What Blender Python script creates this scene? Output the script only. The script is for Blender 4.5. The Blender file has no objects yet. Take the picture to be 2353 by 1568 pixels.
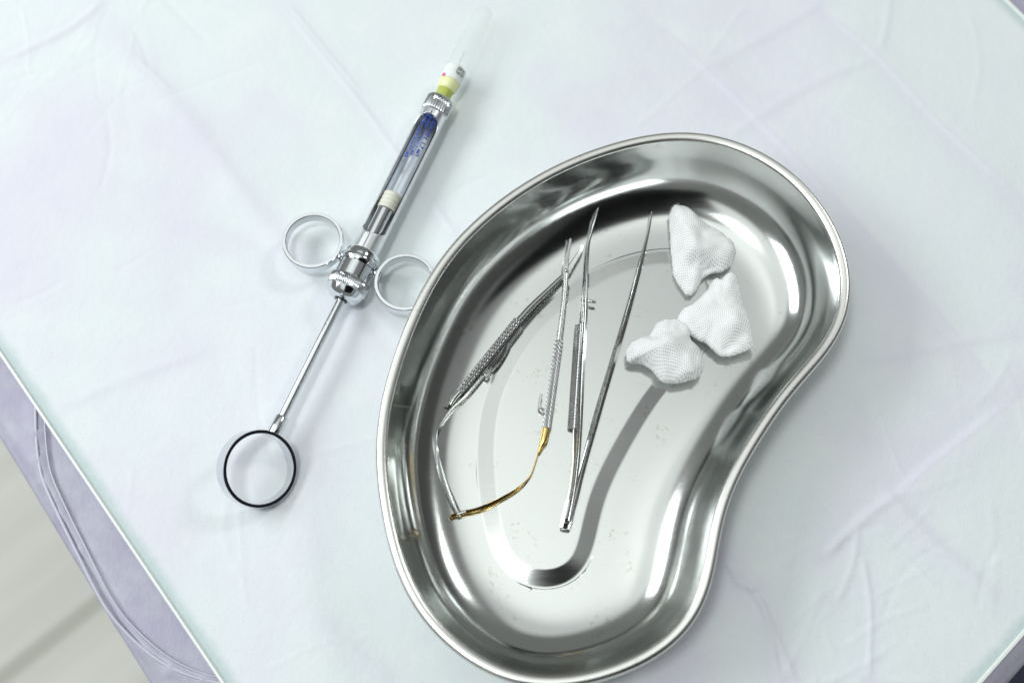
import bpy, math, random
import numpy as np
from mathutils import Vector, Matrix
random.seed(4); rng = np.random.default_rng(4)
scene = bpy.context.scene
COL = scene.collection
R = math.radians

# ------------------------------------------------------------------ camera
TILT = R(19.7); DIST = 0.56; FPX = 2700.0
cam_d = bpy.data.cameras.new("camera"); cam = bpy.data.objects.new("camera", cam_d); COL.objects.link(cam)
cam.location = (0, -DIST*math.sin(TILT), DIST*math.cos(TILT)); cam.rotation_euler = (TILT, 0, 0)
cam_d.sensor_width = 36; cam_d.lens = 36*FPX/2352; cam_d.clip_start = 0.01; cam_d.clip_end = 50
cam_d.dof.use_dof = True; cam_d.dof.focus_distance = 0.545; cam_d.dof.aperture_fstop = 5.0
scene.camera = cam
scene.render.resolution_x = 1024; scene.render.resolution_y = 682
scene.view_settings.view_transform = 'Standard'; scene.view_settings.look = 'None'
scene.view_settings.exposure = 0.03; scene.view_settings.gamma = 1
scene.render.engine = 'CYCLES'
try:
    scene.cycles.max_bounces = 12; scene.cycles.glossy_bounces = 6; scene.cycles.caustics_reflective = True
    scene.cycles.sample_clamp_indirect = 6
except Exception: pass

# ------------------------------------------------------------------ world: a white treatment room seen only in reflections
W = bpy.data.worlds.new("World"); scene.world = W; W.use_nodes = True
nt = W.node_tree; nt.nodes.clear()
def N(t, typ, **kw):
    n = t.nodes.new(typ)
    for k, v in kw.items(): setattr(n, k, v)
    return n
def mth(t, op, a, b=None, c=None, clamp=False):
    n = t.nodes.new('ShaderNodeMath'); n.operation = op; n.use_clamp = clamp
    for i, v in enumerate((a, b, c)):
        if v is None: continue
        if isinstance(v, (int, float)): n.inputs[i].default_value = v
        else: t.links.new(v, n.inputs[i])
    return n.outputs[0]
def sstep(t, v, a, b):
    n = t.nodes.new('ShaderNodeMapRange'); n.interpolation_type = 'SMOOTHSTEP'
    t.links.new(v, n.inputs[0]); n.inputs[1].default_value = a; n.inputs[2].default_value = b
    n.inputs[3].default_value = 0; n.inputs[4].default_value = 1
    return n.outputs[0]
def mixc(t, f, a, b):
    n = t.nodes.new('ShaderNodeMix'); n.data_type = 'RGBA'
    for s, v in ((0, f), (6, a), (7, b)):
        if isinstance(v, (int, float)): n.inputs[s].default_value = v
        elif isinstance(v, tuple): n.inputs[s].default_value = (*v[:3], 1)
        else: t.links.new(v, n.inputs[s])
    return n.outputs[2]
tc = N(nt, 'ShaderNodeTexCoord'); sp = N(nt, 'ShaderNodeSeparateXYZ'); nt.links.new(tc.outputs['Generated'], sp.inputs[0])
X, Y, Z = sp.outputs
col = mixc(nt, sstep(nt, Z, -0.1, 0.12), (0.26, 0.26, 0.23), (0.24, 0.25, 0.24))     # room floor -> walls
cg = mixc(nt, sstep(nt, mth(nt, 'ADD', Y, mth(nt, 'MULTIPLY', X, 0.8)), 0.20, 0.52), (1.52, 1.59, 1.55), (0.84, 0.87, 0.86))
cg = mixc(nt, mth(nt, 'MULTIPLY', sstep(nt, mth(nt, 'MULTIPLY', X, -1.0), 0.13, 0.28), 0.30), cg, (0.3, 0.32, 0.32))
cg = mixc(nt, mth(nt, 'MULTIPLY', sstep(nt, X, 0.21, 0.33), 0.80), cg, (0.12, 0.12, 0.12))
col = mixc(nt, sstep(nt, Z, 0.66, 0.80), col, cg)                    # white ceiling
# darker doorway and cabinets on the walls
dk = mth(nt, 'MULTIPLY', sstep(nt, X, 0.55, 0.7), mth(nt, 'MULTIPLY', sstep(nt, Z, 0.1, 0.2), mth(nt, 'SUBTRACT', 1.0, sstep(nt, Z, 0.62, 0.72))))
col = mixc(nt, mth(nt, 'MULTIPLY', dk, 0.8), col, (0.05, 0.05, 0.05))
# photographer in dark clothes leaning over from the near side
NY = mth(nt, 'MULTIPLY', Y, -1.0)
ph = mth(nt, 'MULTIPLY', sstep(nt, NY, -0.03, 0.05), mth(nt, 'SUBTRACT', 1.0, sstep(nt, NY, 0.80, 0.90)))
ph = mth(nt, 'MULTIPLY', ph, mth(nt, 'MULTIPLY', sstep(nt, X, -0.26, -0.16), mth(nt, 'SUBTRACT', 1.0, sstep(nt, X, 0.55, 0.75))))
col = mixc(nt, ph, col, (0.006, 0.006, 0.007))
bg = N(nt, 'ShaderNodeBackground'); nt.links.new(col, bg.inputs[0]); bg.inputs[1].default_value = 0.80
wo = N(nt, 'ShaderNodeOutputWorld'); nt.links.new(bg.outputs[0], wo.inputs[0])

def area(name, loc, target, sx, sy, power, color):
    l = bpy.data.lights.new(name, 'AREA'); l.shape = 'RECTANGLE'; l.size = sx; l.size_y = sy; l.energy = power; l.color = color
    o = bpy.data.objects.new(name, l); COL.objects.link(o); o.location = loc
    o.rotation_euler = (Vector(target)-Vector(loc)).to_track_quat('-Z', 'Y').to_euler()
    return o
area('window_light', (-1.15, 0.25, 0.95), (0, 0, 0), 1.1, 0.5, 13, (0.94, 0.98, 1.0))
area('ceiling_lamp', (-0.42, -0.22, 2.0), (0, 0, 0), 0.3, 0.3, 10, (0.96, 1.0, 1.0))
area('ceiling_panel', (1.3, 0.95, 1.5), (0, 0, 0), 0.35, 0.35, 7, (0.98, 1.0, 0.98))

# ------------------------------------------------------------------ helpers
FWD = np.array([0, math.sin(TILT), -math.cos(TILT)]); UP = np.array([0, math.cos(TILT), math.sin(TILT)])
CP = np.array(cam.location)
def P(px, py, z=0.0):
    d = FWD + np.array([1., 0, 0])*(px-1176)/FPX + UP*(784-py)/FPX
    t = (z-CP[2])/d[2]
    return CP + d*t
def mesh_obj(name, verts, faces, mat, parent=None, smooth=True, uv=None):
    me = bpy.data.meshes.new(name); me.from_pydata([tuple(map(float, v)) for v in verts], [], [tuple(map(int, f)) for f in faces]); me.update()
    if smooth: me.polygons.foreach_set('use_smooth', [True]*len(me.polygons))
    if mat: me.materials.append(mat)
    o = bpy.data.objects.new(name, me); COL.objects.link(o)
    if parent: o.parent = parent
    return o
def thing(name, label, cat, loc=(0, 0, 0), rotz=0, group=None):
    o = bpy.data.objects.new(name, None); COL.objects.link(o); o.location = loc; o.rotation_euler = (0, 0, rotz)
    o.empty_display_size = 0.02; tag(o, label, cat, group); return o
def tag(o, label=None, cat=None, group=None, kind=None):
    if label: o['label'] = label
    if cat: o['category'] = cat
    if group: o['group'] = group
    if kind: o['kind'] = kind
def catmull(pts, n, closed=False):
    pts = [np.array(p, float) for p in pts]; m = len(pts); out = []
    segs = m if closed else m-1
    for k in range(n):
        u = k/(n if closed else n-1)*segs; i = min(int(u), segs-1); t = u-i
        g = (lambda j: pts[j % m]) if closed else (lambda j: pts[max(0, min(m-1, j))])
        a, b, c, d = g(i-1), g(i), g(i+1), g(i+2)
        out.append(0.5*((2*b)+(-a+c)*t+(2*a-5*b+4*c-d)*t*t+(-a+3*b-3*c+d)*t**3))
    return np.array(out)
def resample(c, n, closed=True):
    cc = np.vstack([c, c[:1]]) if closed else c
    s = np.concatenate([[0], np.cumsum(np.linalg.norm(np.diff(cc, axis=0), axis=1))])
    u = np.linspace(0, s[-1], n, endpoint=not closed)
    return np.stack([np.interp(u, s, cc[:, k]) for k in range(cc.shape[1])], 1)
def loft(rings, closed_u=True, cap0=False, cap1=False):
    n = len(rings[0]); V = np.vstack(rings); F = []
    for i in range(len(rings)-1):
        for j in range(n if closed_u else n-1):
            k = (j+1) % n
            F.append((i*n+j, i*n+k, (i+1)*n+k, (i+1)*n+j))
    if cap0: F.append(tuple(range(n))[::-1])
    if cap1: F.append(tuple((len(rings)-1)*n+j for j in range(n)))
    return V, F
def lathe_x(prof, n=48, knurl=None, arc=None):
    """prof: list of (x, r) around local X; knurl(i,x,theta)->r factor"""
    rings = []
    for x, r in prof:
        th = np.linspace(0, 2*math.pi, n, endpoint=False)
        rr = np.full(n, r)
        if knurl is not None: rr = rr*knurl(x, th)
        rings.append(np.stack([np.full(n, x), rr*np.cos(th), rr*np.sin(th)], 1))
    V, F = loft(rings, True, prof[0][1] > 1e-6, prof[-1][1] > 1e-6)
    return V, [f[::-1] for f in F]
def recalc(o):
    import bmesh
    bm = bmesh.new(); bm.from_mesh(o.data); bmesh.ops.recalc_face_normals(bm, faces=bm.faces); bm.to_mesh(o.data); bm.free(); return o
def autosmooth(o, ang=35):
    me = o.data
    import bmesh
    bm = bmesh.new(); bm.from_mesh(me)
    for e in bm.edges:
        if len(e.link_faces) == 2 and e.calc_face_angle(0) > R(ang): e.smooth = False
    bm.to_mesh(me); bm.free(); return o
def sweep(path, W_, H_, roll=0.0, shape='round', n=16, fac=None, caps=True):
    """path Nx3; W_,H_ full width / height per point; roll angle(s) in radians about the tangent"""
    path = np.array(path, float); m = len(path)
    W_ = np.broadcast_to(W_, m); H_ = np.broadcast_to(H_, m); roll = np.broadcast_to(roll, m)
    T = np.gradient(path, axis=0); T /= np.linalg.norm(T, axis=1)[:, None]
    if shape == 'round':
        a = np.linspace(0, 2*math.pi, n, endpoint=False); cs = np.stack([np.cos(a), np.sin(a)], 1)/2
    elif shape == 'half':
        a = np.linspace(0, math.pi, n-2); cs = np.vstack([np.stack([np.cos(a), np.sin(a)], 1)/2, [[-.5, -.35], [.5, -.35]]])
    else:
        b = .14
        cs = np.array([(-.5+b, -.5), (.5-b, -.5), (.5, -.5+b), (.5, .5-b), (.5-b, .5), (-.5+b, .5), (-.5, .5-b), (-.5, -.5+b)])
    rings = []
    for i in range(m):
        t = T[i]; s = np.cross(t, [0, 0, 1.]); s /= np.linalg.norm(s); u = np.cross(s, t)
        c, q = math.cos(roll[i]), math.sin(roll[i]); s2 = s*c+u*q; u2 = -s*q+u*c
        k = cs if fac is None else cs*np.array([fac(i, j) for j in range(len(cs))])[:, None]
        rings.append(path[i]+k[:, :1]*W_[i]*s2+k[:, 1:]*H_[i]*u2)
    return loft(rings, True, caps, caps)
def sweep_obj(name, *a, mat=None, parent=None, smooth_ang=40, **k):
    V, F = sweep(*a, **k)
    return autosmooth(recalc(mesh_obj(name, V, F, mat, parent)), smooth_ang)
def interp_path(keys, n, *vals):
    """keys: 3D pts ; vals: per key scalars -> resampled"""
    c = catmull(keys, n); u = np.linspace(0, len(keys)-1, n)
    return [c]+[np.interp(u, range(len(keys)), v) for v in vals]

# ------------------------------------------------------------------ materials
def principled(name, color=(.8, .8, .8), metallic=0., rough=.5, **kw):
    m = bpy.data.materials.new(name); m.use_nodes = True; t = m.node_tree; b = t.nodes['Principled BSDF']
    b.inputs['Base Color'].default_value = (*color, 1); b.inputs['Metallic'].default_value = metallic; b.inputs['Roughness'].default_value = rough
    for k, v in kw.items(): b.inputs[k].default_value = v
    return m, t, b
def bump(t, b, h, strength, dist):
    n = t.nodes.new('ShaderNodeBump'); n.inputs['Strength'].default_value = strength; n.inputs['Distance'].default_value = dist
    t.links.new(h, n.inputs['Height']); t.links.new(n.outputs[0], b.inputs['Normal']); return n
def noise(t, scale, detail=3, rough=.5, vec=None, dist=0):
    n = t.nodes.new('ShaderNodeTexNoise'); n.inputs['Scale'].default_value = scale; n.inputs['Detail'].default_value = detail
    n.inputs['Roughness'].default_value = rough; n.inputs['Distortion'].default_value = dist
    if vec is not None: t.links.new(vec, n.inputs['Vector'])
    return n.outputs[0]
def mapping(t, rot=(0, 0, 0), sc=(1, 1, 1), loc=(0, 0, 0)):
    c = t.nodes.new('ShaderNodeTexCoord'); m = t.nodes.new('ShaderNodeMapping'); t.links.new(c.outputs['Object'], m.inputs[0])
    m.inputs['Rotation'].default_value = rot; m.inputs['Scale'].default_value = sc; m.inputs['Location'].default_value = loc
    return m.outputs[0]
def rng_map(t, v, a, b, c, d):
    n = t.nodes.new('ShaderNodeMapRange'); t.links.new(v, n.inputs[0])
    for i, x in enumerate((a, b, c, d)): n.inputs[i+1].default_value = x
    return n.outputs[0]

def steel(name, color, r0, r1, brush=True, bstr=.06, spots=True):
    m, t, b = principled(name, color, 1.0, r0)
    n1 = noise(t, 9, 4, .6, mapping(t))
    v = mapping(t, rot=(0, 0, R(32)), sc=(45, 1600, 60))
    n2 = noise(t, 1, 3, .6, v)
    r = mth(t, 'ADD', rng_map(t, n1, .35, .65, r0, r1), mth(t, 'MULTIPLY', mth(t, 'SUBTRACT', n2, .5), .08 if brush else .02))
    t.links.new(r, b.inputs['Roughness'])
    if brush:
        bump(t, b, n2, bstr, .00004)
    if spots:
        n3 = noise(t, 55, 5, .7, mapping(t, loc=(3, 1, 2))); n4 = noise(t, 420, 2, .6, mapping(t, loc=(1, 6, 2)))
        st = mth(t, 'MULTIPLY', sstep(t, n3, .56, .66), sstep(t, n4, .50, .62))
        c = mixc(t, mth(t, 'MULTIPLY', st, .35), color, (.42, .36, .27)); t.links.new(c, b.inputs['Base Color'])
    return m
M_dish = steel('satin_steel', (.68, .70, .685), .11, .2)
M_dishrim = steel('rim_steel', (.80, .80, .77), .22, .32, bstr=.05)
M_tool = steel('tool_steel', (.56, .57, .56), .2, .3, brush=False, spots=False)
M_tool2 = steel('worn_tool_steel', (.56, .57, .56), .2, .34, brush=False, spots=False)
M_chrome = principled('chrome', (.74, .765, .79), 1.0, .12)[0]
M_knurl = principled('knurled_steel', (.44, .445, .44), 1.0, .25)[0]
M_gold = principled('gilded_steel', (.62, .43, .15), 1.0, .26)[0]
M_barrel = principled('barrel_chrome', (.84, .86, .88), 1.0, .34)[0]
M_black = principled('black_rubber', (.015, .015, .015), 0, .4)[0]
M_rimdark = principled('ring_edge_reflection', (.02, .022, .028), .5, .3)[0]

# ------------------------------------------------------------------ table: outlines
def line_int(a, b, c, d):
    a, b, c, d = [np.array(p[:2]) for p in (a, b, c, d)]
    A = np.array([b-a, -(d-c)]).T; s = np.linalg.solve(A, c-a); return a+(b-a)*s[0]
def quad_from_lines(z, l1, l2, l3, far):
    a1, a2 = P(*l1[0], z), P(*l1[1], z); b1, b2 = P(*l2[0], z), P(*l2[1], z); c1, c2 = P(*l3[0], z), P(*l3[1], z)
    B = line_int(a1, a2, c1, c2); C = line_int(b1, b2, c1, c2)
    e = (c2-c1); f = P(*far, z); A = line_int(a1, a2, f, f+e); D = line_int(b1, b2, f, f+e)
    return A, B, C, D
def qgrid(q, nu, nv):
    A, B, C, D = [np.array(p) for p in q]
    u = np.linspace(0, 1, nu)[:, None, None]; v = np.linspace(0, 1, nv)[None, :, None]
    return A*(1-u)*(1-v)+B*u*(1-v)+C*u*v+D*(1-u)*v
def vnoise(x, y, f, seed):
    r = np.random.default_rng(seed); h = 0; 
    for k in range(7):
        a = r.uniform(0, 2*math.pi); ff = f*r.uniform(.6, 1.5); h = h+np.sin(ff*(x*math.cos(a)+y*math.sin(a))+r.uniform(0, 6.28)+1.3*np.sin(ff*.6*(x*math.sin(a)-y*math.cos(a))+r.uniform(0, 6)))
    return h/7
def seg_dist(x, y, p, q):
    d = q-p; L = np.dot(d, d); s = np.clip(((x-p[0])*d[0]+(y-p[1])*d[1])/L, 0, 1)
    cx = p[0]+s*d[0]; cy = p[1]+s*d[1]; nn = np.array([-d[1], d[0]])/math.sqrt(L)
    sd = (x-p[0])*nn[0]+(y-p[1])*nn[1]
    return np.hypot(x-cx, y-cy), sd, s
def creases(X_, Y_, lst):
    h = np.zeros_like(X_)
    for pts, amp, wid, kind in lst:
        pp = catmull([P(*p)[:2] for p in pts], 8*len(pts))
        mg = wid*(9 if kind == 's' else 3.5); lo = pp.min(0)-mg; hi = pp.max(0)+mg
        ii = np.nonzero((X_ > lo[0]) & (X_ < hi[0]) & (Y_ > lo[1]) & (Y_ < hi[1]))
        x = X_[ii]; y = Y_[ii]
        D = np.full_like(x, 9.); SD = np.zeros_like(x); SS = np.zeros_like(x); m = len(pp)-1
        for i, (a, b) in enumerate(zip(pp[:-1], pp[1:])):
            d, sd, s = seg_dist(x, y, a, b); k = d < D
            D = np.where(k, d, D); SD = np.where(k, np.sign(sd), SD); SS = np.where(k, (i+s)/m, SS)
        fade = np.clip(np.minimum(SS, 1-SS)*5, 0, 1); fade = fade*fade*(3-2*fade)
        if kind == 's':
            k = amp*np.where(SD > 0, np.exp(-(D/(wid*3.5))**2), np.exp(-(D/(wid*.7))**2))
        else: k = amp*np.exp(-(D/wid)**2)
        h[ii] += k*fade
    return h
TOP = quad_from_lines(0, ((0, 800), (520, 1568)), ((2305, 0), (2352, 46)), ((2352, 1443), (2242, 1568)), (-200, -420))
nu, nv = 620, 620
G = qgrid(TOP, nu, nv); gx, gy = G[..., 0], G[..., 1]
cr = [
 (((640, 0), (800, 200), (960, 420), (1060, 560)), .00035, .0016, 'r'),
 (((655, 0), (830, 215)), .0003, .0012, 'r'),
 (((215, 60), (420, 260), (640, 560), (760, 700), (1000, 900)), .0004, .005, 'r'),
 (((240, 40), (500, 360), (700, 600)), .0005, .012, 'r'),
 (((0, 140), (150, 70), (240, 0)), .0005, .002, 'r'),
 (((1530, 70), (1700, 230), (1950, 490), (2250, 830)), .0006, .0035, 's'),
 (((1900, 30), (2020, 130), (2170, 290), (2352, 460)), .0005, .003, 's'),
 (((2020, 115), (2036, 60), (2045, -40)), .0003, .002, 'r'),
 (((2020, 130), (1850, 200), (1650, 330)), .0003, .003, 'r'),
 (((1620, 160), (1900, 0)), .0003, .003, 'r'),
 (((2352, 900), (2150, 1060), (2060, 1140), (1930, 1250)), .0009, .0035, 's'),
 (((2060, 1130), (1980, 1190), (1890, 1280)), .0008, .002, 'r'),
 (((2352, 760), (2120, 800), (1990, 830)), .0003, .003, 'r'),
 (((1660, 1280), (1750, 1390), (1790, 1568)), .0006, .0014, 'r'),
 (((1740, 1360), (1830, 1568)), .0005, .0012, 'r'),
 (((1670, 1290), (1700, 1340), (1745, 1350)), .0006, .0015, 'r'),
 (((1970, 1200), (1960, 1290), (1920, 1390)), .0004, .0014, 'r'),
 (((1980, 1270), (2000, 1400), (1995, 1568)), .0004, .0012, 'r'),
 (((2010, 1110), (2130, 1230), (2300, 1380)), .0004, .003, 'r'),
 (((0, 1000), (260, 880), (480, 800)), .0003, .003, 'r'),
 (((430, 520), (560, 560), (680, 600)), .0003, .002, 'r'),
 (((880, 720), (1000, 900)), .0004, .004, 'r'),
 (((700, 1400), (900, 1568)), .0003, .004, 'r'),
]
hz = 1.25*creases(gx, gy, cr)
rw = np.random.default_rng(21); fine = []
for k in range(95):
    if k < 24: x0, y0 = rw.uniform(-60, 420), rw.uniform(-60, 260)
    elif k < 60: x0, y0 = rw.uniform(1640, 2340), rw.uniform(1050, 1568)
    elif k < 75: x0, y0 = rw.uniform(1500, 2340), rw.uniform(0, 900)
    else: x0, y0 = rw.uniform(0, 1150), rw.uniform(100, 1500)
    a_ = rw.normal(2.2, .8); L_ = rw.uniform(40, 190); cu_ = rw.normal(0, .25)
    fine.append((((x0, y0), (x0+L_*math.cos(a_), y0+L_*math.sin(a_)), (x0+L_*(math.cos(a_)+math.cos(a_+cu_)), y0+L_*(math.sin(a_)+math.sin(a_+cu_)))), rw.uniform(.00008, .00026)*(1 if rw.random() < .6 else -1), rw.uniform(.0009, .002), 'r'))
hz += creases(gx, gy, fine)
hz += .0007*vnoise(gx, gy, 22, 1)+.00028*vnoise(gx, gy, 70, 2)+.00010*vnoise(gx, gy, 190, 3)+.00004*vnoise(gx, gy, 520, 5)
U = np.linspace(0, 1, nu)[:, None]; Vv = np.linspace(0, 1, nv)[None, :]
def edist(q, x, y):
    ds = []
    for i in range(4):
        a, b = np.array(q[i]), np.array(q[(i+1) % 4]); ds.append(seg_dist(x, y, a, b)[0])
    return np.min(ds, axis=0)
ed = edist(TOP, gx, gy)
fl = 1-np.exp(-(ed/.010)**2)
zz = hz*fl - .0004
# flatten where the dish rests
zz = np.minimum(zz, .0004*np.ones_like(zz)+.0012)
verts = np.stack([gx, gy, zz], -1).reshape(-1, 3)
idx = np.arange(nu*nv).reshape(nu, nv)
faces = np.stack([idx[:-1, :-1], idx[1:, :-1], idx[1:, 1:], idx[:-1, 1:]], -1).reshape(-1, 4)

M_sheet, t, b = principled('white_nonwoven', (.8, .84, .84), 0, .75)
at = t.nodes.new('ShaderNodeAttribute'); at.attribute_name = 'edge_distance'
n1 = noise(t, 9, 4, .6, mapping(t, rot=(0, 0, R(-38)), sc=(1, .45, 1)))
n2 = noise(t, 26, 5, .65, mapping(t, loc=(4, 2, 0)))
c = mixc(t, sstep(t, n1, .46, .72), (.765, .82, .83), (.775, .79, .86))
c = mixc(t, mth(t, 'MULTIPLY', sstep(t, n2, .45, .75), .5), c, (.83, .865, .85))
n5 = noise(t, 7, 3, .6, mapping(t, loc=(9, 5, 0)))
c = mixc(t, mth(t, 'MULTIPLY', sstep(t, n5, .50, .70), .6), c, (.73, .68, .82))
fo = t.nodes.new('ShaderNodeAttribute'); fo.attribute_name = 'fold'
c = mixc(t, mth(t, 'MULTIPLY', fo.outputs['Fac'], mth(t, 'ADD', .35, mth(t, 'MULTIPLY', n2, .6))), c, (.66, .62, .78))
nf = noise(t, 900, 4, .7, mapping(t, sc=(1, .35, 1), rot=(0, 0, R(20))))
c = mixc(t, mth(t, 'MULTIPLY', sstep(t, nf, .5, .8), .22), c, (.62, .66, .70))
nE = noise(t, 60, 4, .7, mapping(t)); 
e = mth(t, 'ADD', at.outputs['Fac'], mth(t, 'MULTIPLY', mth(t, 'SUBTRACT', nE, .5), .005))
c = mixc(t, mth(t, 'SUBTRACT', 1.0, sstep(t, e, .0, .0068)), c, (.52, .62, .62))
t.links.new(c, b.inputs['Base Color'])
bump(t, b, mth(t, 'ADD', mth(t, 'MULTIPLY', nf, .6), mth(t, 'MULTIPLY', noise(t, 150, 5, .7, mapping(t)), 2.2)), .5, .00028)

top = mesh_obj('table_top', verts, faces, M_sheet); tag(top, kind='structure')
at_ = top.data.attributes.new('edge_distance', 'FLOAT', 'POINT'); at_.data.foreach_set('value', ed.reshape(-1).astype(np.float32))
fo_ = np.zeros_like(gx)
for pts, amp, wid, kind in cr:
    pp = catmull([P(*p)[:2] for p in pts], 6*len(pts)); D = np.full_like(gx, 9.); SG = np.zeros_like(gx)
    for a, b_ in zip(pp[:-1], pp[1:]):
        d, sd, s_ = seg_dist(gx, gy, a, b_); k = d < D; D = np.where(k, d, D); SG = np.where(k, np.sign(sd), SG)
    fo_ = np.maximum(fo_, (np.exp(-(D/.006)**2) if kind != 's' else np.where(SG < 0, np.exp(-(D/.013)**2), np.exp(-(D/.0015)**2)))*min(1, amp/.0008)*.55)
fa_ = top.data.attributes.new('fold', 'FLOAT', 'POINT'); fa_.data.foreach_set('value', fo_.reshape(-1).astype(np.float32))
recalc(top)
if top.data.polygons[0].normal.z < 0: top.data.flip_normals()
# glass plate rim round the sheet
M_glass_edge = principled('glass_edge', (.88, .92, .88), 0, .25)[0]
def rim_strip(q, w, zt, zb, name, mat, parent=None):
    q = [np.array(p) for p in q]; cen = sum(q)/4; out = []
    n = 4; qq = []
    for i in range(4):
        a, b_, c_ = q[i-1], q[i], q[(i+1) % 4]
        d1 = (b_-a)/np.linalg.norm(b_-a); d2 = (c_-b_)/np.linalg.norm(c_-b_)
        n1 = np.array([d1[1], -d1[0]]); n2_ = np.array([d2[1], -d2[0]])
        if np.dot(n1, cen-b_) > 0: n1 = -n1
        if np.dot(n2_, cen-b_) > 0: n2_ = -n2_
        m = (n1+n2_)/(1+np.dot(n1, n2_)); qq.append(m)
    prof = [(0, zt-.0012), (w*.3, zt), (w*.8, zt-.0002), (w, zt-.0008), (w*1.05, zb+.0008), (w*.9, zb), (0, zb)]
    rings = [np.array([[*(q[i]+qq[i]*s), z] for i in range(4)]) for s, z in prof]; rings.append(rings[0])
    V, F = loft(rings, True); return autosmooth(recalc(mesh_obj(name, V, F, mat, parent)))
rim_strip(TOP, .0019, .0009, -.006, 'glass_rim', M_glass_edge, top)

# ------------------------------------------------------------------ lavender drape underneath
ZD = -.012
DR = quad_from_lines(ZD, ((0, 1012), (340, 1568)), ((2700, 0), (2760, 60)), ((2352, 1533), (2328, 1568)), (-300, -600))
# keep the lower right edge parallel to the table edge
c1, c2 = P(2352, 1533, ZD), P(2240, 1662, ZD)
DR = quad_from_lines(ZD, ((0, 1012), (340, 1568)), ((2700, 0), (2760, 60)), ((2352, 1533), (2240, 1662)), (-300, -600))
mu, mv = 420, 420
G2 = qgrid(DR, mu, mv); x2, y2 = G2[..., 0], G2[..., 1]
h2 = .0006*vnoise(x2, y2, 40, 11)+.0004*vnoise(x2, y2, 130, 12)
arc = [(80, 930), (82, 1000), (88, 1060), (100, 1107), (133, 1181), (175, 1266), (223, 1362), (265, 1425), (329, 1489), (393, 1532), (470, 1560), (560, 1575)]
ap = [P(*p, ZD)[:2] for p in arc]
for a, b_ in zip(ap[:-1], ap[1:]):
    d, sd, s = seg_dist(x2, y2, a, b_); h2 = np.maximum(h2, .0015*np.exp(-(d/.004)**2)+h2*.5)
ed2 = edist(DR, x2, y2)
z2 = ZD+h2-.004*np.exp(-(ed2/.004)**2)
V2 = np.stack([x2, y2, z2], -1).reshape(-1, 3); id2 = np.arange(mu*mv).reshape(mu, mv)
F2 = [tuple(f) for f in np.stack([id2[:-1, :-1], id2[1:, :-1], id2[1:, 1:], id2[:-1, 1:]], -1).reshape(-1, 4)]
bd = list(id2[0, :])+list(id2[1:, -1])+list(id2[-1, -2::-1])+list(id2[-2:0:-1, 0])
base = len(V2); bv = V2[bd].copy(); bv[:, 2] = -.16; cen = V2.mean(0); 
bv[:, :2] += (cen[:2]-bv[:, :2])*.02
V2 = np.vstack([V2, bv]); nb = len(bd)
F2 += [(bd[i], bd[(i+1) % nb], base+(i+1) % nb, base+i) for i in range(nb)]
M_lav, t, b = principled('lavender_nonwoven', (.45, .42, .56), 0, .6)
n1 = noise(t, 45, 5, .7, mapping(t)); n2 = noise(t, 700, 4, .75, mapping(t, sc=(1, .3, 1), rot=(0, 0, R(35))))
c = mixc(t, sstep(t, n1, .35, .7), (.43, .41, .53), (.50, .50, .58)); c = mixc(t, mth(t, 'MULTIPLY', sstep(t, n2, .5, .75), .45), c, (.33, .34, .40))
t.links.new(c, b.inputs['Base Color']); bump(t, b, mth(t, 'ADD', n2, n1), .5, .0003)
M_glint = principled('glossy_cord', (.50, .49, .59), 0, .35, **{'Specular IOR Level': .8})[0]
dr = mesh_obj('table_drape', V2, F2, M_lav); recalc(dr)
for off_, hw in ((0, .0011), (.0042, .0007)):  # added glossy cords draw the glints of the tray corner beneath
    kp = []
    for i_, p_ in enumerate(arc):
        q0 = P(*p_, ZD+.0022); kp.append(q0+np.array([off_, off_*.35, 0]))
    c_ = catmull(kp, 120); c_[:, 2] = ZD+.0018
    sweep_obj('glint_cord', c_, hw*1.3, .0006, shape='round', n=12, mat=M_glint, parent=dr)
tag(dr, 'lavender nonwoven drape hanging over the edge of the table beneath the white sheet', 'drape')

# ------------------------------------------------------------------ room floor
M_floor, t, b = principled('pale_floor', (.5, .52, .44), 0, .5)
fa = P(0, 1558, -.62); fb = P(223, 1383, -.62); ang = math.atan2(fb[1]-fa[1], fb[0]-fa[0])
v = mapping(t, rot=(0, 0, 0)); vm = t.nodes.new('ShaderNodeMapping'); vm.vector_type = 'POINT'
tcx = t.nodes.new('ShaderNodeTexCoord'); t.links.new(tcx.outputs['Object'], vm.inputs[0])
sx = t.nodes.new('ShaderNodeSeparateXYZ'); t.links.new(tcx.outputs['Object'], sx.inputs[0])
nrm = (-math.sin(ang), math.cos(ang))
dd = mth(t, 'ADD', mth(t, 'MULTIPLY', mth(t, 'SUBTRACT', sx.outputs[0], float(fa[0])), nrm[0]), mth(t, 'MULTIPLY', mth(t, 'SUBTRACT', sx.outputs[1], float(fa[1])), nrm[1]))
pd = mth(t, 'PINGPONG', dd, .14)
shadow_line = mth(t, 'SUBTRACT', 1.0, sstep(t, pd, .004, .012))  # floor shadow stripe painted in as repeated dark lines
vm.inputs['Rotation'].default_value = (0, 0, -ang); vm.inputs['Scale'].default_value = (1, 1, 1)
vs = t.nodes.new('ShaderNodeMapping'); t.links.new(vm.outputs[0], vs.inputs[0]); vs.inputs['Scale'].default_value = (1.5, 22, 1)
n1 = noise(t, 1, 4, .6, vs.outputs[0])
c = mixc(t, sstep(t, n1, .35, .65), (.64, .64, .57), (.72, .72, .66)); c = mixc(t, shadow_line, c, (.46, .46, .39))
t.links.new(c, b.inputs['Base Color'])
fl = mesh_obj('floor', [(-3, -3, -.62), (3, -3, -.62), (3, 3, -.62), (-3, 3, -.62)], [(0, 1, 2, 3)], M_floor, smooth=False); tag(fl, kind='structure')

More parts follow.
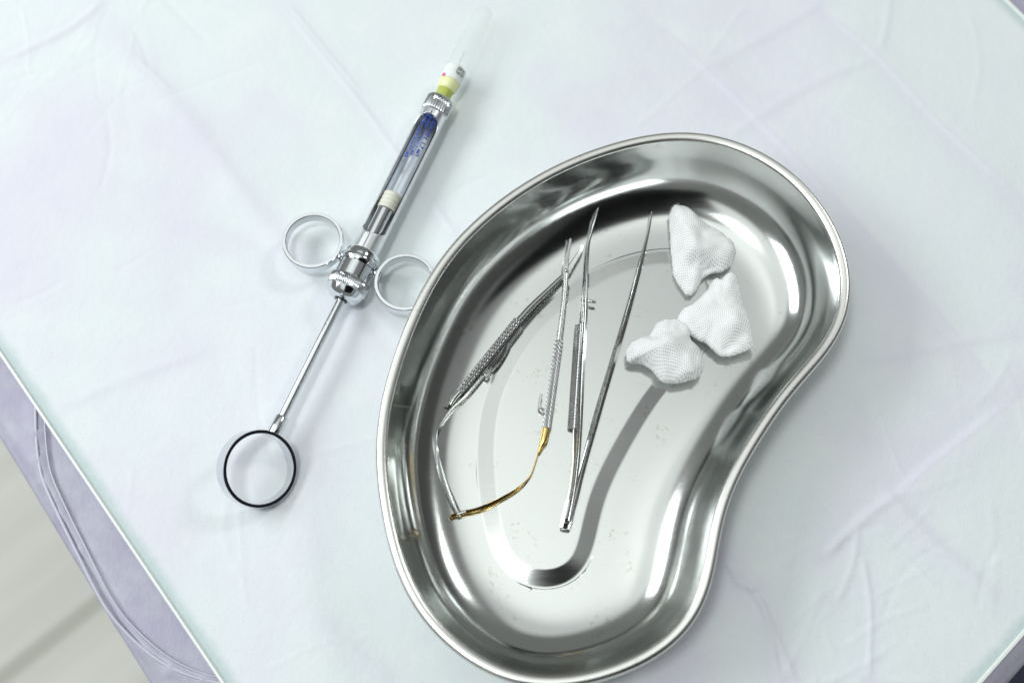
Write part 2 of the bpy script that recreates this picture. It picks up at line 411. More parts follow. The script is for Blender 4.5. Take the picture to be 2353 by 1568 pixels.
st0 = P(2352, 1568, -.22)+np.array([.085, -.055, 0])  # added dark disc where only the dark void under the table shows
V, F = loft([np.array([[r*math.cos(a_), r*math.sin(a_), z] for a_ in np.linspace(0, 2*math.pi, 96, endpoint=False)]) for r, z in ((.14, -.05), (.15, -.04), (.15, -.012), (.142, -.003), (.12, 0), (.05, .001))], True, True, True)
V = np.array(V)
so = recalc(mesh_obj('dark_void_disc', V, F, principled('navy_void', (.008, .012, .045), 0, .45)[0])); so.location = tuple(st0)
tag(so, 'added dark navy disc for the dark void below the table at the bottom right corner', 'dark disc')

# ------------------------------------------------------------------ kidney dish
ZR = .0385
rim_px = [(1562, 300), (1620, 303), (1697, 323), (1765, 354), (1838, 407), (1901, 482), (1939, 560), (1954, 618), (1954, 691), (1942, 744), (1910, 802), (1872, 846), (1828, 894), (1784, 956), (1764, 991), (1733, 1035), (1702, 1092), (1676, 1153), (1656, 1223), (1649, 1275), (1636, 1345), (1615, 1398), (1566, 1464), (1510, 1507), (1435, 1545), (1348, 1570), (1260, 1581), (1173, 1568), (1107, 1538), (1042, 1494), (989, 1446), (939, 1376), (902, 1289), (878, 1188), (865, 1100), (862, 991), (875, 956-35), (881, 890), (908, 797), (942, 715), (985, 628), (1039, 555), (1102, 492), (1184, 429), (1281, 373), (1378, 335), (1474, 309)]
rc = catmull([P(*p, ZR)[:2] for p in rim_px], 1600, True)
NR = 420
rc = resample(rc, NR)
zc = rc[:, 0]+1j*rc[:, 1]; ff = np.fft.fft(zc); kk = np.fft.fftfreq(NR, 1/NR); w = np.exp(-(kk/13.0)**4); zc = np.fft.ifft(ff*w)
rc = resample(np.stack([zc.real, zc.imag], 1), NR)
tg = np.roll(rc, -1, 0)-np.roll(rc, 1, 0); tg /= np.linalg.norm(tg, axis=1)[:, None]
nr = np.stack([tg[:, 1], -tg[:, 0]], 1)
if np.dot(nr[0], rc.mean(0)-rc[0]) < 0: nr = -nr
def inset(s_mm, z_mm):
    return np.column_stack([rc+nr*s_mm/1000, np.full(NR, z_mm/1000)])
def bez(p0, p1, p2, p3, n):
    t_ = np.linspace(0, 1, n)[:, None]; p0, p1, p2, p3 = map(np.array, (p0, p1, p2, p3))
    return (1-t_)**3*p0+3*(1-t_)**2*t_*p1+3*(1-t_)*t_*t_*p2+t_**3*p3
ZF = 1.4
sa = np.array([7.3, 8.2, 11, 14.5, 18.5, 24, 30, 36, 42]); aa_ = np.array([80, 77, 61, 46, 32, 18, 7.0, 2.0, 0])
ss = np.concatenate([np.linspace(7.3, 12, 22)[:-1], np.linspace(12, 42, 46)]); al_ = np.interp(ss, sa, aa_)
for _ in range(6): al_[1:-1] = (al_[:-2]+2*al_[1:-1]+al_[2:])/4
sl_ = np.tan(np.radians(al_)); zq = np.zeros(len(ss)); zq[-1] = ZF
for i in range(len(ss)-2, -1, -1): zq[i] = zq[i+1]+(sl_[i]+sl_[i+1])/2*(ss[i+1]-ss[i])
print('cove top', zq[0])
inner = [(5.0, 37.0), (5.15, 36.3), (5.3, 35.4)]+[(5.3+2.0*k/6, 35.4+(zq[0]-35.4)*k/6) for k in range(1, 6)]
inner += list(zip(ss, zq))
inner += [(43, ZF)]
outer = [(5.0, 37.0), (3.7, 35.5), (3.9, 34.5)]+[(3.9+(7.8-3.9)*k/4, 34.5+(17-34.5)*k/4) for k in range(1, 5)]+[tuple(p) for p in bez((7.8, 17), (10, 5), (14, .6), (26, .5), 10)[1:]]+[(45, .5)]
dish = thing('kidney_dish', 'large stainless steel kidney dish holding instruments and gauze', 'kidney dish', (0, 0, 0))
ctr = rc.mean(0)
dish.location = (ctr[0], ctr[1], 0)
off = np.array([ctr[0], ctr[1], 0])
rings = [inset(s, z)-off for s, z in inner]
pl_px = [(1094, 1035), (1095, 1101), (1103, 1166), (1116, 1232), (1129, 1271), (1151, 1310), (1182, 1332), (1217, 1346), (1252, 1351), (1291, 1345), (1326, 1328), (1352, 1297), (1365, 1262), (1376, 1214), (1392, 1153), (1427, 1074), (1470, 996), (1527, 908), (1590, 838), (1640, 772), (1664, 700), (1658, 640), (1625, 598), (1575, 576), (1523, 573), (1460, 582), (1400, 600), (1345, 628), (1300, 655), (1250, 697), (1200, 750), (1150, 824), (1115, 900), (1099, 965)]
pc = resample(catmull([P(*p, ZF/1000)[:2] for p in pl_px], 1400, True), NR)
zc = pc[:, 0]+1j*pc[:, 1]; zc = np.fft.ifft(np.fft.fft(zc)*np.exp(-(kk/11.0)**4)); pc = resample(np.stack([zc.real, zc.imag], 1), NR)
def area2(c): return np.sum(c[:, 0]*np.roll(c[:, 1], -1)-np.roll(c[:, 0], -1)*c[:, 1])
if area2(pc)*area2(rc) < 0: pc = pc[::-1]
best = min(range(0, NR, 4), key=lambda k: float(np.sum((np.roll(pc, -k, 0)-rc)**2))); pc = np.roll(pc, -best, 0)
tg2 = np.roll(pc, -1, 0)-np.roll(pc, 1, 0); tg2 /= np.linalg.norm(tg2, axis=1)[:, None]; nr2 = np.stack([tg2[:, 1], -tg2[:, 0]], 1)
if np.dot(nr2[0], pc.mean(0)-pc[0]) < 0: nr2 = -nr2
def pin(s_mm, z_mm): return np.column_stack([pc+nr2*s_mm/1000, np.full(NR, z_mm/1000)])-off
last = rings[-1]
for q_ in (.3, .6, .85): rings.append(last*(1-q_)+pin(0, ZF)*q_)
rings += [pin(-.4, ZF), pin(0, ZF)]
def ramp(t_, c_=.16):
    g_ = lambda q: 0 if q <= 0 else (q*q/(2*c_) if q < c_ else (q-c_/2 if q < 1-c_ else (1-c_)-(1-q)**2/(2*c_) if q < 1 else 1-c_))
    return g_(t_)/(1-c_)
rings += [pin(9.0*k/24, ZF+1.2*ramp(k/24)) for k in range(1, 25)]
rings += [pin(9.6, ZF+1.2), pin(11, ZF+1.2)]
V, F = loft(rings, True, False, True)
rings2 = [inset(s, z)-off for s, z in outer]
Vo, Fo = loft(rings2, True, False, True)
nV = len(V); V = np.vstack([V, Vo]); F = F+[tuple(i+nV for i in f)[::-1] for f in Fo]
bowl = mesh_obj('bowl', V, F, M_dish, dish)
if bowl.data.polygons[10*NR].normal.z < 0: bowl.data.flip_normals()
# rolled rim
cs = [(5.0, 37.0), (4.75, 37.6), (4.3, 38.0), (3.6, 38.25), (2.8, 38.4), (2.0, 38.45), (1.3, 38.35), (.7, 38.0), (.25, 37.4), (.05, 36.7), (0, 35.9), (.2, 35.0), (.8, 34.4), (1.7, 34.2), (2.7, 34.4), (3.6, 35.2), (4.5, 36.2), (5.0, 37.0)]
V, F = loft([inset(s, z)-off for s, z in cs], True)
recalc(mesh_obj('rolled_rim', V, F, M_dishrim, dish))

ZT = .0028   # top of raised plateau

# ------------------------------------------------------------------ syringe
ZA = .0105
O = P(820, 615, ZA); E = P(1006, 243, ZA); S0 = P(635, 985, ZA)
dv = (E-S0)[:2]; dv /= np.linalg.norm(dv); pv = np.array([-dv[1], dv[0]])
syr = thing('dental_syringe', 'chrome dental cartridge syringe with three finger rings and capped needle on the white sheet', 'dental syringe', (O[0], O[1], 0), math.atan2(dv[1], dv[0]))
def ax(px, py, z=ZA): return float(np.dot((P(px, py, z)-O)[:2], dv))
def sy(px, py, z=ZA): return float(np.dot((P(px, py, z)-O)[:2], pv))
def axis_px(s):  # for checking
    return s
def add_x(name, prof, mat, n=48, knurl=None, parent=syr, z=ZA, y=0, ang=40):
    V, F = lathe_x(prof, n, knurl); V[:, 2] += z; V[:, 1] += y
    return autosmooth(recalc(mesh_obj(name, V, F, mat, parent)), ang)
xr0 = ax(630, 990); xr1 = ax(640, 955); xc = ax(785, 688)
xk0 = ax(795, 668); xk1 = ax(808, 642); xs1 = ax(824, 612); xf1 = ax(840, 582)
xw0 = ax(868, 552); xw1 = ax(988, 274); xn0 = ax(996, 262); xn1 = ax(1010, 227)
rod = add_x('plunger_rod', [(xr1-.002, .0022), (xc+.02, .0022)], M_chrome, 32)
add_x('rod_socket', [(xr0-.0025, .0024), (xr0-.002, .0031), (xr0, .0033), (xr1, .0033), (xr1+.0004, .003), (xr1+.0005, .0022)], M_chrome, 36)
KN = 60
def kn(x, th): return 1+.025*(1-np.abs(((th*KN/(2*math.pi)) % 1)*2-1)**.8*1.6)
coll = add_x('end_cap', [(xc+.0008, .0030), (xc-.0002, .0036), (xc-.0002, .0050), (xc+.0006, .0068), (xc+.0022, .0083), (xc+.0045, .0090), (xk0, .0092), (xk0+.0002, .0089), (xk1, .0089), (xk1+.0002, .0086), (xs1, .0086)], M_chrome, 64)
add_x('knurled_band', [(xk0+.0003, .0089), (xk0+.0006, .0094), (xk1-.0006, .0094), (xk1-.0002, .0089)], M_chrome, KN*6, kn, coll, ang=60)
add_x('seal', [(xc-.0006, .0023), (xc-.0006, .0031), (xc+.0012, .0031)], M_black, 32, None, coll)
flg = add_x('finger_flange', [(xs1+.0001, .0080), (xs1+.0002, .0094), (xs1+.001, .0098), (xs1+.0026, .0098), (xs1+.0034, .0094), (xs1+.0036, .0088), (xf1-.001, .0086), (xf1, .0078), (xf1+.0002, .0064)], M_chrome, 64)
# finger rings
def ring_mesh(Rr, band, th=.0013, n=96):
    pr = [(Rr-th/2, -band/2+.0003), (Rr-th/2+.0003, -band/2), (Rr+th/2-.0003, -band/2), (Rr+th/2, -band/2+.0003), (Rr+th/2, band/2-.0003), (Rr+th/2-.0003, band/2), (Rr-th/2+.0003, band/2), (Rr-th/2, band/2-.0003)]
    a = np.linspace(0, 2*math.pi, n, endpoint=False); rr = []
    for r, z in pr+[pr[0]]: rr.append(np.stack([r*np.cos(a), r*np.sin(a), np.full(n, z)], 1))
    return loft(rr, True)
for (px, py), sgn in (((718, 551), 1), ((930, 647), -1)):
    V, F = ring_mesh(.0137, .0062, .0019)
    cx, cy = ax(px, py, ZA+.003), sy(px, py, ZA+.003)
    V += np.array([cx, cy, ZA])
    rg = autosmooth(recalc(mesh_obj('finger_ring', V, F, M_chrome, syr)))
    V, F = sweep([(cx*.25+.001, sgn*.0082, ZA), (cx*.4, sgn*.0105, ZA), (cx*.5, cy-sgn*.0126, ZA)], [.006, .0036, .0048], [.006, .004, .005], n=16)
    recalc(mesh_obj('ring_lug', V, F, M_chrome, rg))
# thumb ring, rolled about the rod axis
V, F = ring_mesh(.0166, .0086, .0016)
tr = np.array(V); cxr = ax(598, 1068, ZA+.002)
rt = Matrix.Rotation(R(38), 3, 'X')   # about local X (axis)
V = np.array([rt @ Vector(v) for v in V]); V += np.array([xr0-.0025-.0160, 0, ZA])
thumb = autosmooth(recalc(mesh_obj('thumb_ring', V, F, M_chrome, syr)))
# dark reflection on the thumb ring's upper edge, painted as a near-black band
n = 96; a = np.linspace(0, 2*math.pi, n, endpoint=False); rr = []
for r, z in [(.01590, .0041), (.01590, .0044), (.01725, .0044), (.01725, .0041), (.01590, .0041)]: rr.append(np.stack([r*np.cos(a), r*np.sin(a), np.full(n, z)], 1))
V, F = loft(rr, True); V = np.array([rt @ Vector(v) for v in V]); V += np.array([xr0-.0025-.0160, 0, ZA])
autosmooth(recalc(mesh_obj('dark_edge_reflection', V, F, M_rimdark, thumb)))

# barrel with long window facing up
RB = .0062
def barrel(x0, x1, w0, w1, R_, wmax, nx=150, nt_=60):
    rings = []
    for i in range(nx):
        x = x0+(x1-x0)*i/(nx-1)
        if w0 < x < w1:
            e0 = min(1, (x-w0)/.0055); e1 = min(1, (w1-x)/.0075)
            om = wmax*math.sqrt(max(0, 1-(1-e0)**2))*math.sqrt(max(0, 1-(1-e1)**2))
        else: om = 0.0
        om = max(om, .0005)
        th = math.pi/2+np.linspace(om, 2*math.pi-om, nt_)
        rings.append(np.stack([np.full(nt_, x), R_*np.cos(th), R_*np.sin(th)], 1))
    return loft(rings, False)
V, F = barrel(xf1-.0005, xn0-.0002, xw0, xw1, RB, R(72)); V[:, 2] += ZA
br = recalc(mesh_obj('barrel', V, F, M_barrel, syr))
sm = br.modifiers.new('wall', 'SOLIDIFY'); sm.thickness = .0007; sm.offset = 0
# needle nut
KT = 34
def kn2(x, th): return 1+.028*np.cos(th*KT)
nut = add_x('needle_nut', [(xn0, .0058), (xn0+.0002, .0065), (xn0+.0008, .0068), (xn1-.0014, .0068), (xn1-.0004, .0063), (xn1, .0055)], M_chrome, KT*8, kn2, ang=60)
add_x('neck_groove', [(xn0-.0006, .0055), (xn0+.0001, .0059)], M_black, 40, None, nut)
V, F = lathe_x([(-.0006, .0009), (.0004, .0009), (.0008, 0.0001)], 16); 
# rivet on barrel
V2_ = np.stack([V[:, 1]+xn0-.0028, V[:, 2], V[:, 0]+ZA+RB+.0002], 1); recalc(mesh_obj('rivet', V2_, F, M_chrome, br))
# piston
xp0 = xs1; xp1 = ax(886, 484)
add_x('piston', [(xp0, .0044), (xp1-.0003, .0044), (xp1, .0041)], M_chrome, 40)
# needle hub, label and cap
M_olive = principled('olive_plastic', (.48, .55, .10), 0, .35, **{'Subsurface Weight': .1, 'Subsurface Radius': (.002, .002, .001)})[0]
M_yell = principled('pale_yellow_plastic', (.86, .90, .48), 0, .3)[0]
M_label = principled('white_label', (.88, .91, .89), 0, .4)[0]
M_pink = principled('pink_print', (.85, .10, .35), 0, .5)[0]
M_ink = principled('dark_print', (.12, .15, .16), 0, .5)[0]
dz = .002
xh0 = xn1; xh1 = ax(1021, 208); xy1 = ax(1032, 190); xl1 = ax(1045, 160); xe = ax(1118, 22)
hub = add_x('needle_hub', [(xh0-.001, .0040), (xh1, .0040)], M_olive, 40)
add_x('hub_skirt', [(xh1, .0042), (xh1+.0006, .0048), (xy1-.0015, .0053), (xy1, .0055)], M_yell, 40, None, hub)
lab = add_x('cap_label', [(xy1+.0001, .0057), (xl1, .0054), (xl1+.0006, .0048)], M_label, 40, None, hub)
M_cap = bpy.data.materials.new('clear_cap'); M_cap.use_nodes = True; t = M_cap.node_tree; t.nodes.clear()
tr_ = N(t, 'ShaderNodeBsdfTransparent'); tr_.inputs[0].default_value = (.99, 1, .995, 1)
df = N(t, 'ShaderNodeBsdfDiffuse'); df.inputs[0].default_value = (.9, .93, .92, 1)
gl = N(t, 'ShaderNodeBsdfGlossy'); gl.inputs['Roughness'].default_value = .12
lw = N(t, 'ShaderNodeLayerWeight'); lw.inputs[0].default_value = .25
m1 = N(t, 'ShaderNodeMixShader'); m1.inputs[0].default_value = .13; t.links.new(tr_.outputs[0], m1.inputs[1]); t.links.new(df.outputs[0], m1.inputs[2])
m2 = N(t, 'ShaderNodeMixShader'); t.links.new(mth(t, 'MULTIPLY', lw.outputs['Fresnel'], .05), m2.inputs[0]); t.links.new(m1.outputs[0], m2.inputs[1]); t.links.new(gl.outputs[0], m2.inputs[2])
mo = N(t, 'ShaderNodeOutputMaterial'); t.links.new(m2.outputs[0], mo.inputs[0])
cap = add_x('needle_cap', [(xl1-.004, .0059), (xl1, .0057), (xl1+.004, .0056), (xe-.004, .0046), (xe-.001, .0042), (xe, .0030)], M_cap, 40, None, syr)
add_x('needle', [(xl1, .00015), (xl1+.012, .00012)], M_chrome, 10, None, cap)

# printed marks wrapped on cylinders
def cyl_text(txt, size, x_start, ang_mid, rad, mat, parent, name, bold=0.0, direction=-1, parent_loc=None, zc_=ZA):
    cu = bpy.data.curves.new(name, 'FONT'); cu.body = txt; cu.size = size; cu.offset = bold; cu.resolution_u = 3
    o = bpy.data.objects.new(name, cu); COL.objects.link(o); bpy.context.view_layer.update()
    dg = bpy.context.evaluated_depsgraph_get(); me = bpy.data.meshes.new_from_object(o.evaluated_get(dg)); bpy.data.objects.remove(o)
    n = len(me.vertices); co = np.zeros(n*3); me.vertices.foreach_get('co', co); co = co.reshape(-1, 3)
    x = x_start+direction*co[:, 0]; a = ang_mid-direction*co[:, 1]/rad
    new = np.stack([x, rad*np.cos(a), zc_+rad*np.sin(a)], 1)
    me.vertices.foreach_set('co', new.reshape(-1)); me.materials.append(mat); me.update()
    ob = bpy.data.objects.new(name, me); COL.objects.link(ob); ob.parent = parent
    return ob
# direction=-1 : text runs toward the thumb end with letter tops to the right (local -Y)
cyl_text('0,3', .0034, xl1-.0006, R(112), .00605, M_ink, hub, 'print_mark', .00008)
cyl_text('x16', .0026, xl1-.0008, R(142), .00605, M_ink, hub, 'print_mark', .00008)
V = []; 
aa = np.linspace(R(48), R(66), 6)
V = [(x, .0060*math.cos(a_), ZA+.0060*math.sin(a_)) for x in (xy1-.0003, xy1+.0014) for a_ in aa]
mesh_obj('pink_mark', V, [(i, i+1, i+7, i+6) for i in range(5)], M_pink, hub)

# cartridge
M_glass, t, b = principled('cartridge_glass', (.93, .96, .98), 0, .03, **{'Transmission Weight': 1.0, 'IOR': 1.15})
M_stop = principled('cream_rubber', (.80, .78, .66), 0, .5)[0]
M_blue = principled('blue_print', (.012, .06, .42), 0, .4)[0]
M_cart = bpy.data.materials.new('clear_cartridge'); M_cart.use_nodes = True; t = M_cart.node_tree; t.nodes.clear()
tr_ = N(t, 'ShaderNodeBsdfTransparent'); tr_.inputs[0].default_value = (.97, .985, 1, 1)
gl = N(t, 'ShaderNodeBsdfGlossy'); gl.inputs['Roughness'].default_value = .04
lw = N(t, 'ShaderNodeLayerWeight'); lw.inputs[0].default_value = .1
m2 = N(t, 'ShaderNodeMixShader'); t.links.new(lw.outputs['Fresnel'], m2.inputs[0]); t.links.new(tr_.outputs[0], m2.inputs[1]); t.links.new(gl.outputs[0], m2.inputs[2])
mo = N(t, 'ShaderNodeOutputMaterial'); t.links.new(m2.outputs[0], mo.inputs[0])
cart = thing('anaesthetic_cartridge', 'clear glass cartridge with blue Cyrillic print and cream stopper inside the chrome syringe', 'cartridge', syr.location, syr.rotation_euler.z)
RC = .0050
add_x('glass_tube', [(xp1+.0002, RC), (xw1+.001, RC), (xw1+.0026, .0035)], M_cart, 48, None, cart)
xs0_, xs1_ = xp1+.0003, ax(904, 447)
pr = [(xs0_, .0040)]
nseg = 4
for k in range(nseg):
    a_ = xs0_+(xs1_-xs0_)*k/nseg; L_ = (xs1_-xs0_)/nseg
    pr += [(a_+.08*L_, .0044), (a_+.3*L_, .0046), (a_+.7*L_, .0046), (a_+.92*L_, .0044), (a_+L_, .0041)]
add_x('stopper', pr, M_stop, 40, None, cart)
xT = xw1-.0005
cyl_text('АРТИКАИН  1,7 мл', .0031, xT+.0045, R(116), RC+.0001, M_blue, cart, 'print_line', .00012)
cyl_text('артикаин + эпинефрин', .0026, xT+.0045, R(90), RC+.0001, M_blue, cart, 'print_line', .00003)
cyl_text('раствор для инъекций', .0026, xT+.0025, R(62), RC+.0001, M_blue, cart, 'print_line', .00006)

# ------------------------------------------------------------------ needle holder
nh_l = P(1180, 900, ZT)
nh = thing('needle_holder', 'open spring handled needle holder with knurled grips, one leg gilded', 'needle holder', nh_l)
def Q(px, py, z): return P(px, py, ZT+z*.66)-nh_l
def knurl_sweep(name, p0, p1, w, parent, mat, pitch=.0020, zl=None):
    L = np.linalg.norm(p1-p0); m = int(L/pitch*10); nt_ = 64
    path = np.array([p0+(p1-p0)*i/(m-1) for i in range(m)]); nk = 9
    def fac(i, j):
        a_ = j/nt_*nk; x = i/10.0
        tri = lambda v: abs((v % 1)*2-1)
        return 1+.17*(tri(x+a_)+tri(x-a_)-1)
    return sweep_obj(name, path, w, w, shape='round', n=nt_, fac=fac, mat=mat, parent=parent, smooth_ang=15)
# right arm (gilded leg): jaw -> box joint -> arm -> grip -> gold stub
ra, wv, hv = interp_path([Q(1298, 612, .0045), Q(1299, 640, .0045), Q(1296, 690, .0045), Q(1290, 740, .0045), Q(1284, 785, .0045)], 30, [.0024, .0027, .0027, .0030, .0034], [.003, .003, .003, .0032, .0034])
arm_r = sweep_obj('arm', ra, wv, hv, shape='round', n=14, mat=M_tool, parent=nh)
gr = knurl_sweep('knurled_grip', Q(1284, 783, .0045), Q(1256, 984, .0045), .0038, arm_r, M_knurl)
sweep_obj('gilded_stub', *[x_ for x_ in interp_path([Q(1256, 983, .0045), Q(1250, 1010, .0045), Q(1244, 1022, .004), Q(1238, 1040, .0035)], 14, [.0034, .0034, .0026, .0008], [.003, .003, .0026, .001])], shape='round', n=14, mat=M_gold, parent=arm_r)
g, gw, gh, gr_ = interp_path([Q(1246, 985, .003), Q(1239, 1025, .003), Q(1230, 1060, .003), Q(1216, 1095, .003), Q(1190, 1122, .003), Q(1150, 1146, .003), Q(1100, 1168, .003), Q(1062, 1177, .003), Q(1036, 1186, .003)], 70,
    [.0006]*9, [.0020, .0018, .0015, .0014, .0016, .0018, .0018, .0018, .0018], [R(15), R(10), R(0), R(0), R(-45), R(-55), R(-60), R(-60), R(-60)])
gs = sweep_obj('gilded_spring_leg', g, gw, gh, gr_, shape='rect', mat=M_gold, parent=nh)
# slot at the end of the leg
sl, = interp_path([Q(1050, 1181, .0048), Q(1070, 1174, .0048)], 6)
sweep_obj('slot', sl, .0011, .0006, shape='rect', mat=M_dish, parent=gs)
# right-arm jaw goes to upper right tip after crossing
def jaw(keys, w, h, parent):
    p, a_, b_ = interp_path(keys, 20, w, h); return sweep_obj('jaw', p, a_, b_, shape='rect', mat=M_tool, parent=parent)
jaw([Q(1299, 640, .0045), Q(1299, 610, .0048), Q(1303, 590, .0052), Q(1307, 570, .0054), Q(1311, 549, .0056)], [.0028, .0030, .0018, .0015, .0010], [.0026, .0028, .002, .0017, .0012], arm_r)
# left arm
la, wv, hv = interp_path([Q(1302, 630, .0030), Q(1288, 640, .0032), Q(1262, 665, .0034), Q(1222, 703, .0038), Q(1190, 738, .0042)], 30, [.0024, .0027, .0029, .0032, .0034], [.0026, .003, .003, .0032, .0034])
arm_l = sweep_obj('arm', la, wv, hv, shape='round', n=12, mat=M_tool, parent=nh)
jaw([Q(1297, 640, .003), Q(1308, 618, .003), Q(1322, 596, .004), Q(1333, 578, .005), Q(1339, 563, .0065)], [.0022, .0028, .0022, .0020, .0017], [.0022, .0026, .0022, .002, .0016], arm_l)
V, F = lathe_x([(-.0005, .0009), (.0022, .0009), (.0026, .0006)], 20); c0 = Q(1300, 625, .0042)
recalc(mesh_obj('pivot_screw', np.stack([V[:, 1], V[:, 2], V[:, 0]], 1)+c0, F, M_tool, arm_r))
knurl_sweep('knurled_grip', Q(1189, 736, .0045), Q(1056, 900, .0055), .0038, arm_l, M_knurl)
sweep_obj('grip_end', *interp_path([Q(1057, 899, .0055), Q(1044, 914, .0055), Q(1034, 930, .0053)], 10, [.0032, .0030, .0022], [.003, .0028, .002]), shape='round', n=14, mat=M_tool, parent=arm_l)
s_, sw, sh, sr = interp_path([Q(1196, 752, .0016), Q(1176, 778, .0016), Q(1120, 848, .0018), Q(1072, 908, .0022), Q(1040, 940, .003), Q(1012, 980, .0032), Q(1003, 1010, .0032), Q(1006, 1050, .0032), Q(1020, 1100, .0032), Q(1040, 1150, .0032), Q(1058, 1185, .003)], 90,
    [.0007]*11, [.003, .003, .003, .003, .0028, .0026, .0024, .0026, .0028, .003, .0024], [R(-45), R(-45), R(-45), R(-40), R(-35), R(-25), R(5), R(35), R(45), R(50), R(50)])
sweep_obj('spring_leg', s_, sw, sh, sr, shape='rect', mat=M_tool2, parent=nh)
# lock plate + catch
lp, lw_, lh_, lr_ = interp_path([Q(1190, 745, .0022), Q(1172, 772, .0018), Q(1162, 800, .0016), Q(1146, 828, .0018), Q(1128, 850, .0022)], 24, [.0008]*5, [.0022, .0026, .0030, .0028, .0026], [R(-50)]*5)
lk = sweep_obj('lock_bar', lp, lw_, lh_, lr_, shape='rect', mat=M_tool, parent=arm_l)
sweep_obj('catch', *interp_path([Q(1130, 846, .003), Q(1124, 856, .004), Q(1118, 864, .0045), Q(1113, 861, .0045)], 10, [.0012]*4, [.0016]*4), shape='rect', mat=M_tool, parent=lk)
hk, = interp_path([Q(1258, 940, .0045), Q(1246, 940, .0055), Q(1240, 935, .006), Q(1240, 922, .006), Q(1244, 905, .006)], 26)
sweep_obj('catch_hook', hk, .0012, .0014, shape='rect', mat=M_tool, parent=arm_r)

# ------------------------------------------------------------------ tweezers
tl = P(1340, 850, ZT)
tw = thing('tweezers', 'long fine pointed steel tweezers lying open beside the needle holder', 'tweezers', tl)
def Q2(px, py, z): return P(px, py, ZT+z*.76)-tl
M_worn, t, b = principled('pitted_steel', (.58, .59, .58), 1, .22)
nn = noise(t, 700, 3, .7, mapping(t)); st = sstep(t, nn, .60, .68)
t.links.new(mixc(t, mth(t, 'MULTIPLY', st, .8), (.60, .61, .60), (.08, .08, .08)), b.inputs['Base Color'])
t.links.new(mth(t, 'ADD', mth(t, 'MULTIPLY', st, .4), .18), b.inputs['Roughness'])
lg, a_, b_, c_ = interp_path([Q2(1378.5, 455, .006), Q2(1371, 490, .006), Q2(1360, 530, .0055), Q2(1351, 565, .005), Q2(1345, 640, .005), Q2(1341, 720, .005), Q2(1334, 820, .005), Q2(1329, 920, .0048), Q2(1327, 985, .0046), Q2(1323, 1060, .0044), Q2(1316, 1120, .0042), Q2(1308, 1165, .004), Q2(1302, 1196, .004)], 110,
  [.0003, .0005, .0007, .0010, .0014, .0018, .0022, .0021, .0017, .0016, .0016, .0019, .0018], [.0004, .0006, .0009, .0015, .0026, .0040, .0052, .0054, .0050, .0040, .0040, .0042, .004], [R(38)]*13)
legL = sweep_obj('leg', lg, a_, b_, c_, shape='rect', mat=M_worn, parent=tw)
lg2, a2_, b2_, c2_ = interp_path([Q2(1498, 486, .006), Q2(1490, 530, .006), Q2(1479, 575, .0055), Q2(1466, 625, .005), Q2(1443, 710, .005), Q2(1418, 795, .005), Q2(1388, 895, .0048), Q2(1368, 965, .0046), Q2(1350, 1030, .0044), Q2(1334, 1090, .0042), Q2(1322, 1140, .004), Q2(1312, 1175, .004), Q2(1305, 1196, .004)], 110,
  [.0004, .0008, .0013, .0018, .0020, .0021, .0022, .0021, .0018, .0017, .0018, .0018, .0016], [.0005, .0010, .0016, .0026, .0032, .0036, .0038, .0038, .0036, .0036, .0036, .0036, .0036], [R(30)]*13)
legR = sweep_obj('leg', lg2, a2_, b2_, c2_, shape='rect', mat=M_worn, parent=tw)
# serrated thumb plate on the outside of the left leg
V = []; F = []
pA, pB = Q2(1329, 745, .0042), Q2(1313, 985, .0034)
npl = 150; ser = []
for i in range(npl):
    p = pA+(pB-pA)*i/(npl-1); ser.append(p)
def sfac(i, j): return 1+.10*(1 if (i//2+j//2) % 2 else -1)
sweep_obj('serrated_grip', ser, .0011, .0040, R(48), shape='rect', fac=sfac, mat=M_tool, parent=legL, smooth_ang=20)
V, F = lathe_x([(0, .0007), (.0045, .0007), (.0048, .0004)], 16)
pn = Q2(1346, 690, .0055); dpn = Q2(1369, 694, .0055)-pn; an = math.atan2(dpn[1], dpn[0])
V = np.array([Matrix.Rotation(an, 3, 'Z') @ Vector(v) for v in V])+pn
recalc(mesh_obj('guide_pin', V, F, M_tool2, legL))
tb, a_, b_, c_ = interp_path([Q2(1312, 1150, .0042), Q2(1307, 1175, .0042), Q2(1301, 1200, .004), Q2(1297, 1214, .0036)], 20, [.0040, .0046, .0046, .0040], [.0036, .0036, .0034, .0030], [R(25)]*4)
def tfac(i, j): return 1+.05*math.sin(i*1.9)*(i > 9)
sweep_obj('joined_end', tb, a_, b_, c_, shape='rect', fac=tfac, mat=M_worn, parent=tw)

